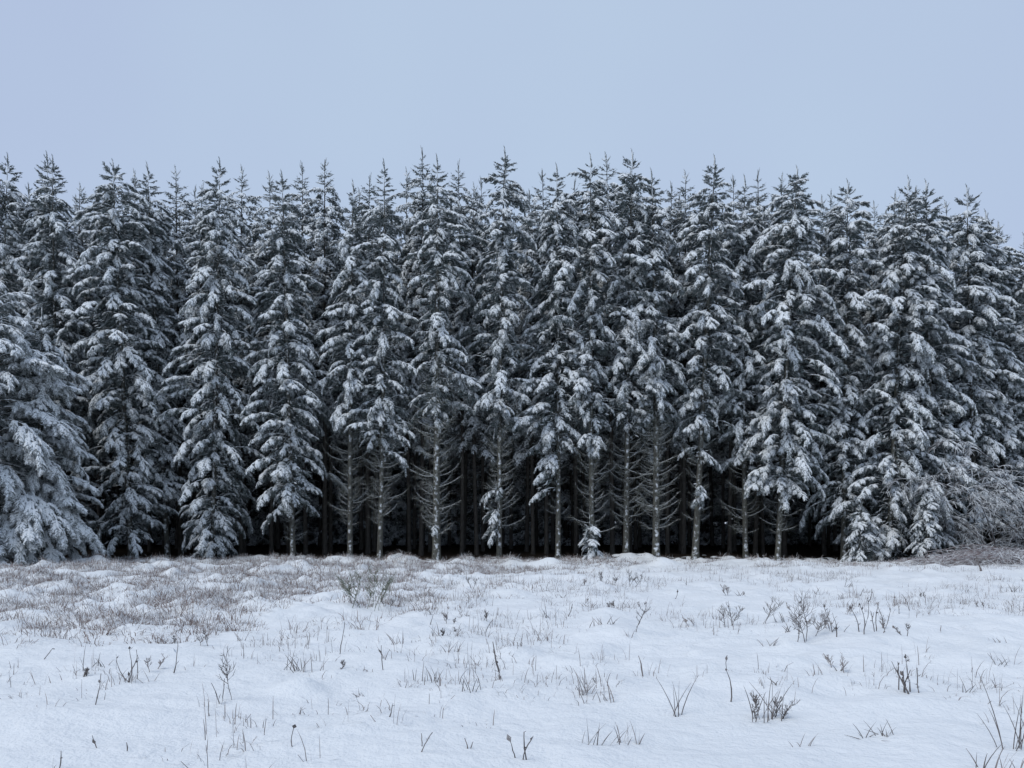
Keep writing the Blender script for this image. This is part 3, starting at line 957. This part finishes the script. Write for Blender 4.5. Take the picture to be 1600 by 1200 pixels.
PLANTS = [
    ('stalk', 148, 1101, 1052, "single knobbly dark stalk standing alone in the open snow on the left", dict(lean=4)),
    ('stalk', 270, 1052, 1000, "crooked dark stalk beside the bent multi-stemmed weed on the left", dict(lean=10)),
    ('stalk', 199, 1064, 1002, "bent multi-stemmed dark weed in the left middle", dict(n=4, lean=14, spread=0.18)),
    ('tuft', 215, 1066, 1030, "fan of thin stems at the foot of the bent multi-stemmed weed", dict(n=9, lean=38, spread=0.15)),
    ('stalk', 346, 1097, 1055, "V-shaped pair of thin stalks next to a taller crooked stalk", dict(n=2, lean=12, spread=0.03)),
    ('bush', 363, 1100, 1012, "tall crooked stalk with a snowy twig head, right of the V-shaped pair", dict(n=1, lean=5)),
    ('stalk', 530, 1026, 974, "dark stalk in front of the snow-capped tussocks left of centre", dict(lean=5)),
    ('stalk', 480, 1014, 998, "short dark stub left of the tussock stalk", dict(lean=4)),
    ('stalk', 600, 1047, 1008, "knotted stalk with a tiny snow cap left of centre", dict(lean=-5)),
    ('stalk', 777, 1062, 1000, "thick upright double stalk near the centre", dict(n=2, lean=4, spread=0.035, r=0.013)),
    ('stalk', 1006, 1057, 1023, "short stout stalk right of centre with side knobs", dict(lean=1, r=0.010)),
    ('stalk', 1141, 1096, 1015, "tallest straight lone stalk, right of centre", dict(lean=3)),
    ('tuft', 1197, 1122, 1050, "dense dark tuft with tall blades right of the tallest lone stalk", dict(n=16, lean=30, spread=0.14)),
    ('bush', 1205, 1130, 1088, "snow-clogged low twigs under the dense dark tuft", dict(n=4, lean=35, spread=0.2)),
    ('stalk', 1404, 1080, 1034, "slim stalk left of the thick clumped weed on the right", dict(lean=2)),
    ('stalk', 1432, 1084, 1024, "thick clumped brown weed on the right", dict(n=5, lean=13, spread=0.10, r=0.008, heads=0.9)),
    ('stalk', 1332, 990, 934, "sheaf of dark stems in the right middle distance", dict(n=5, lean=12, spread=0.28)),
    ('stalk', 1368, 988, 942, "looser stems joined to the right of the dark sheaf", dict(n=4, lean=22, spread=0.28)),
    ('stalk', 1405, 958, 930, "left of two short stalks standing side by side far right", dict(lean=3)),
    ('stalk', 1422, 954, 925, "right of two short stalks standing side by side far right", dict(lean=-2)),
    ('bush', 993, 1001, 955, "tiny tree-shaped weed with a spread head right of centre", dict(n=1, lean=2)),
    ('bush', 1274, 1006, 938, "bushy frosted weed left of the dark sheaf", dict(n=4, lean=30, spread=0.35)),
    ('bush', 1146, 980, 940, "loose twiggy weed in the middle distance, right of the tree-shaped one", dict(n=3, lean=24, spread=0.2)),
    ('bush', 1182, 975, 930, "frosted twiggy weed just right of the loose one in the middle distance", dict(n=2, lean=20, spread=0.2)),
    ('tuft', 1312, 1048, 1018, "two stems in a wide V on smooth snow", dict(n=3, lean=42, spread=0.02, r=0.006)),
    ('stalk', 655, 1174, 1130, "leaning stick propped on a short stub in the foreground", dict(lean=26)),
    ('stalk', 660, 1166, 1146, "short stub under the leaning stick", dict(lean=0)),
    ('stalk', 733, 1169, 1152, "two short parallel stubs in the foreground", dict(n=2, lean=6, spread=0.02)),
    ('stalk', 812, 1185, 1140, "broken zigzag stem in the foreground below centre", dict(n=3, lean=28, spread=0.06, r=0.006)),
    ('stalk', 459, 1168, 1137, "thin backward-leaning stem in the left foreground", dict(lean=-14)),
    ('stalk', 91, 1200, 1170, "stem cut by the bottom edge at the left", dict(lean=0)),
    ('stalk', 154, 1169, 1147, "short thin stem in the left foreground, left of a slanted one", dict(lean=-6)),
    ('stalk', 196, 1173, 1157, "short slanted stem in the left foreground", dict(lean=26)),
    ('stalk', 328, 1118, 1091, "slanted thin stem below the V-shaped pair", dict(lean=-20)),
    ('stalk', 605, 1119, 1096, "slanted dark twig on smooth snow left of centre", dict(lean=24)),
    ('bush', 574, 952, 888, "greenish upright bush among the heath tussocks", dict(n=7, lean=20, spread=0.3, mat=M_GREENISH)),
    ('bush', 130, 1056, 1040, "small dark spiky weed on the left", dict(n=2, lean=20, spread=0.03, r=0.012)),
    ('tuft', 565, 1086, 1062, "small dark tuft with a side blade left of centre", dict(n=6, lean=50, spread=0.05)),
    ('tuft', 665, 1064, 1028, "curved tuft of blades left of the double stalk", dict(n=10, lean=32, spread=0.14)),
    ('tuft', 628, 1074, 1044, "slanting pale blades beside the curved tuft", dict(n=7, lean=46, spread=0.12)),
    ('tuft', 737, 1080, 1042, "loop of thin blades left of the double stalk", dict(n=7, lean=16, spread=0.10)),
    ('tuft', 912, 1085, 1034, "fan of long blades right of the double stalk", dict(n=13, lean=34, spread=0.08)),
    ('tuft', 1058, 1118, 1045, "long slanted blades left of the tallest lone stalk", dict(n=6, lean=24, spread=0.06)),
    ('tuft', 938, 1096, 1055, "thin tuft on a snow hump right of the fan of blades", dict(n=9, lean=26, spread=0.14)),
    ('stalk', 1090, 1124, 1112, "dark broken twig lying on the snow right of centre", dict(lean=62, r=0.009)),
    ('tuft', 982, 1162, 1118, "foreground tuft with tangled base right of centre", dict(n=14, lean=28, spread=0.09)),
    ('tuft', 928, 1164, 1104, "long pale blades left of the tangled foreground tuft", dict(n=7, lean=36, spread=0.10)),
    ('tuft', 1372, 1150, 1112, "dark tangled clump half buried in the snow at the right", dict(n=20, lean=72, spread=0.12, mat=M_STALK)),
    ('tuft', 1590, 1170, 1050, "tall blades cut by the right edge", dict(n=14, lean=22, spread=0.12)),
    ('tuft', 1572, 1205, 1150, "dark blades in the bottom right corner", dict(n=9, lean=22, spread=0.09)),
    ('tuft', 1530, 1200, 1140, "arched stem in the bottom right, left of the dark blades", dict(n=4, lean=50, spread=0.04)),
    ('tuft', 1250, 1166, 1130, "small blades below the dense dark tuft", dict(n=6, lean=30, spread=0.08)),
    ('tuft', 1510, 1082, 1050, "faint curved blades right of the thick clumped weed", dict(n=5, lean=36, spread=0.1)),
    ('bush', 968, 908, 884, "dark frosted bush on the rise before the bare trunks", dict(n=5, lean=35, spread=0.4)),
    ('tuft', 453, 1048, 1010, "fan of blades below the snow-capped tussocks", dict(n=12, lean=34, spread=0.12)),
    ('tuft', 485, 1052, 1018, "slanted blades right of the fan below the tussocks", dict(n=8, lean=42, spread=0.14)),
    ('stalk', 1533, 893, 866, "dark stub in front of the brambles at the right", dict(lean=2, r=0.03)),
    ('tuft', 75, 1066, 1040, "faint thin stems left of the small dark spiky weed", dict(n=5, lean=14, spread=0.2)),
    ('stalk', 1308, 1052, 1049, "twig lying flat below the wide V", dict(lean=70)),
]
for k, (kind, px, b, t_, lb, kw) in enumerate(PLANTS):
    pale = kind == 'tuft' and k % 2
    kw = dict(kw)
    kw.setdefault('mat', M_PALE if pale else M_STALK)
    plant(kind, px, b, t_, lb, 5000 + k, **kw)
rng = random.Random(77)
for k in range(90):                                       # small weeds scattered over the middle distance
    b = rng.choice((rng.uniform(905, 1010), rng.uniform(930, 1080)))
    px = rng.uniform(560, 1590) if b < 1000 else rng.uniform(20, 1590)
    hpx = rng.uniform(9, 26) * (0.6 + 0.6 * (b - 890) / 150)
    kd = rng.choice(('tuft', 'bush', 'stalk', 'bush', 'tuft'))
    plant(kd, px, b, b - hpx, {'tuft': "small frosted grass tuft among many in the open snow", 'bush': "small frosted twiggy weed among many in the open snow", 'stalk': "short frosted stalk among many in the open snow"}[kd],
          6000 + k, mat=rng.choice((M_PALE, M_STALK)), n={'tuft': 7, 'bush': 2, 'stalk': 1}[kd], lean={'tuft': 38, 'bush': 28, 'stalk': 14}[kd], spread=0.09, group="small weeds in the open snow: " + kd)

# ------------------------------------------------------------------ frosted bare shrubs and brambles at the right end
def shrub(px, base, top, d, n, label, seed, bias, name="bare_shrub"):
    rng = random.Random(seed)
    x = wx(px, d)
    H = wz(top, d)
    root = link(name, None, None, (x, d, h1(x, d)))
    tag(root, label, "shrub", "frosted bare shrubs at the right end of the wood")
    for k in range(n):
        mb = MB()
        a = rng.uniform(0, 6.28)
        pts = [V3((0.12 * math.cos(a), 0.12 * math.sin(a), -0.1))]
        dd = unit(V3((math.cos(a) * 0.35 + bias * 0.4, math.sin(a) * 0.25, 1.0)))
        h = H * rng.uniform(0.55, 1.0)
        for j in range(9):
            dd = unit(dd + V3((math.cos(a) * 0.10 + bias * 0.14, math.sin(a) * 0.08, -0.05 * j / 3)) + V3((rng.uniform(-0.1, 0.1), rng.uniform(-0.1, 0.1), 0)))
            pts.append(pts[-1] + dd * (h / 8))
        tube(mb, pts, [0.038 * (1 - 0.85 * j / 9) + 0.004 for j in range(10)], 5, 0)
        for i in range(34):
            p, T = polyline_at(pts, rng.uniform(0.12, 1.0))
            aa = rng.uniform(0, 6.28)
            e = unit(T * 0.5 + V3((math.cos(aa) + bias * 0.5, math.sin(aa), rng.uniform(-0.2, 0.3))))
            l = rng.uniform(0.4, 1.15)
            q = [p]
            for j in range(5):
                e = unit(e - UP * 0.16 + V3((rng.uniform(-0.15, 0.15), rng.uniform(-0.15, 0.15), 0)))
                q.append(q[-1] + e * l / 5)
            tube(mb, q, [0.013, 0.012, 0.010, 0.009, 0.007, 0.004], 3, 0)
            for j in range(9):
                pp, TT = polyline_at(q, rng.uniform(0.2, 1))
                ab = rng.uniform(0, 6.28)
                f = unit(TT * 0.7 + V3((math.cos(ab), math.sin(ab), rng.uniform(-0.6, 0.2))) * 0.8)
                ll = rng.uniform(0.12, 0.38)
                tube(mb, [pp, pp + f * ll * 0.5, pp + f * ll - UP * 0.06], [0.008, 0.007, 0.004], 3, 0)
        link("stem", mb.mesh("stem", [M_SHRUB]), root)
    return root
shrub(1636, 870, 570, 32.6, 6, "tall frosted bare shrub leaning in from the right edge", 900, -0.18)
shrub(1562, 870, 690, 33.6, 5, "low grey bare shrub with drooping twigs before the last spruces", 901, -0.05)
shrub(1660, 870, 600, 31.6, 7, "white-frosted shrub mostly cut off by the right edge", 902, -0.22)

def brambles(px, d, half, h, n, label, seed):
    rng = random.Random(seed)
    mb = MB()
    for k in range(n):
        x, y = wx(px, d) + rng.gauss(0, half * 0.5), d + rng.uniform(-1.0, 1.4)
        p = V3((x, y, h1(x, y) - 0.03))
        a = rng.uniform(0, 6.28)
        dd = unit(V3((math.cos(a) * 0.6, math.sin(a) * 0.6, 1)))
        l = rng.uniform(0.5, 1.5) * h * math.exp(-((x - wx(px, d)) / half) ** 2 * 0.5)
        q = [p]
        for j in range(6):
            dd = unit(dd + V3((math.cos(a) * 0.25, math.sin(a) * 0.25, -0.24)) + V3((rng.uniform(-0.2, 0.2), rng.uniform(-0.2, 0.2), 0)))
            q.append(q[-1] + dd * l / 5)
        tube(mb, q, [0.009, 0.009, 0.008, 0.007, 0.006, 0.005, 0.003], 3, 0)
        for j in range(5):
            pp, TT = polyline_at(q, rng.uniform(0.25, 1))
            ab = rng.uniform(0, 6.28)
            f = unit(TT * 0.5 + V3((math.cos(ab), math.sin(ab), rng.uniform(-0.3, 0.5))))
            ll = rng.uniform(0.08, 0.3)
            tube(mb, [pp, pp + f * ll * 0.5, pp + f * ll], [0.006, 0.006, 0.003], 3, 0)
    o = link("bramble_thicket", mb.mesh("bramble_thicket", [grass_material("bramble_cane", (0.14, 0.10, 0.105), (0.20, 0.155, 0.155), (0.29, 0.235, 0.235), 0.52)]))
    tag(o, label, "brambles", kind="stuff")
brambles(1612, 29.6, 2.2, 1.55, 2000, "mauve frosted brambles heaped at the right edge of the field", 950)
brambles(1470, 31.2, 1.2, 0.5, 500, "low frosted brambles at the feet of the right-hand spruces", 951)
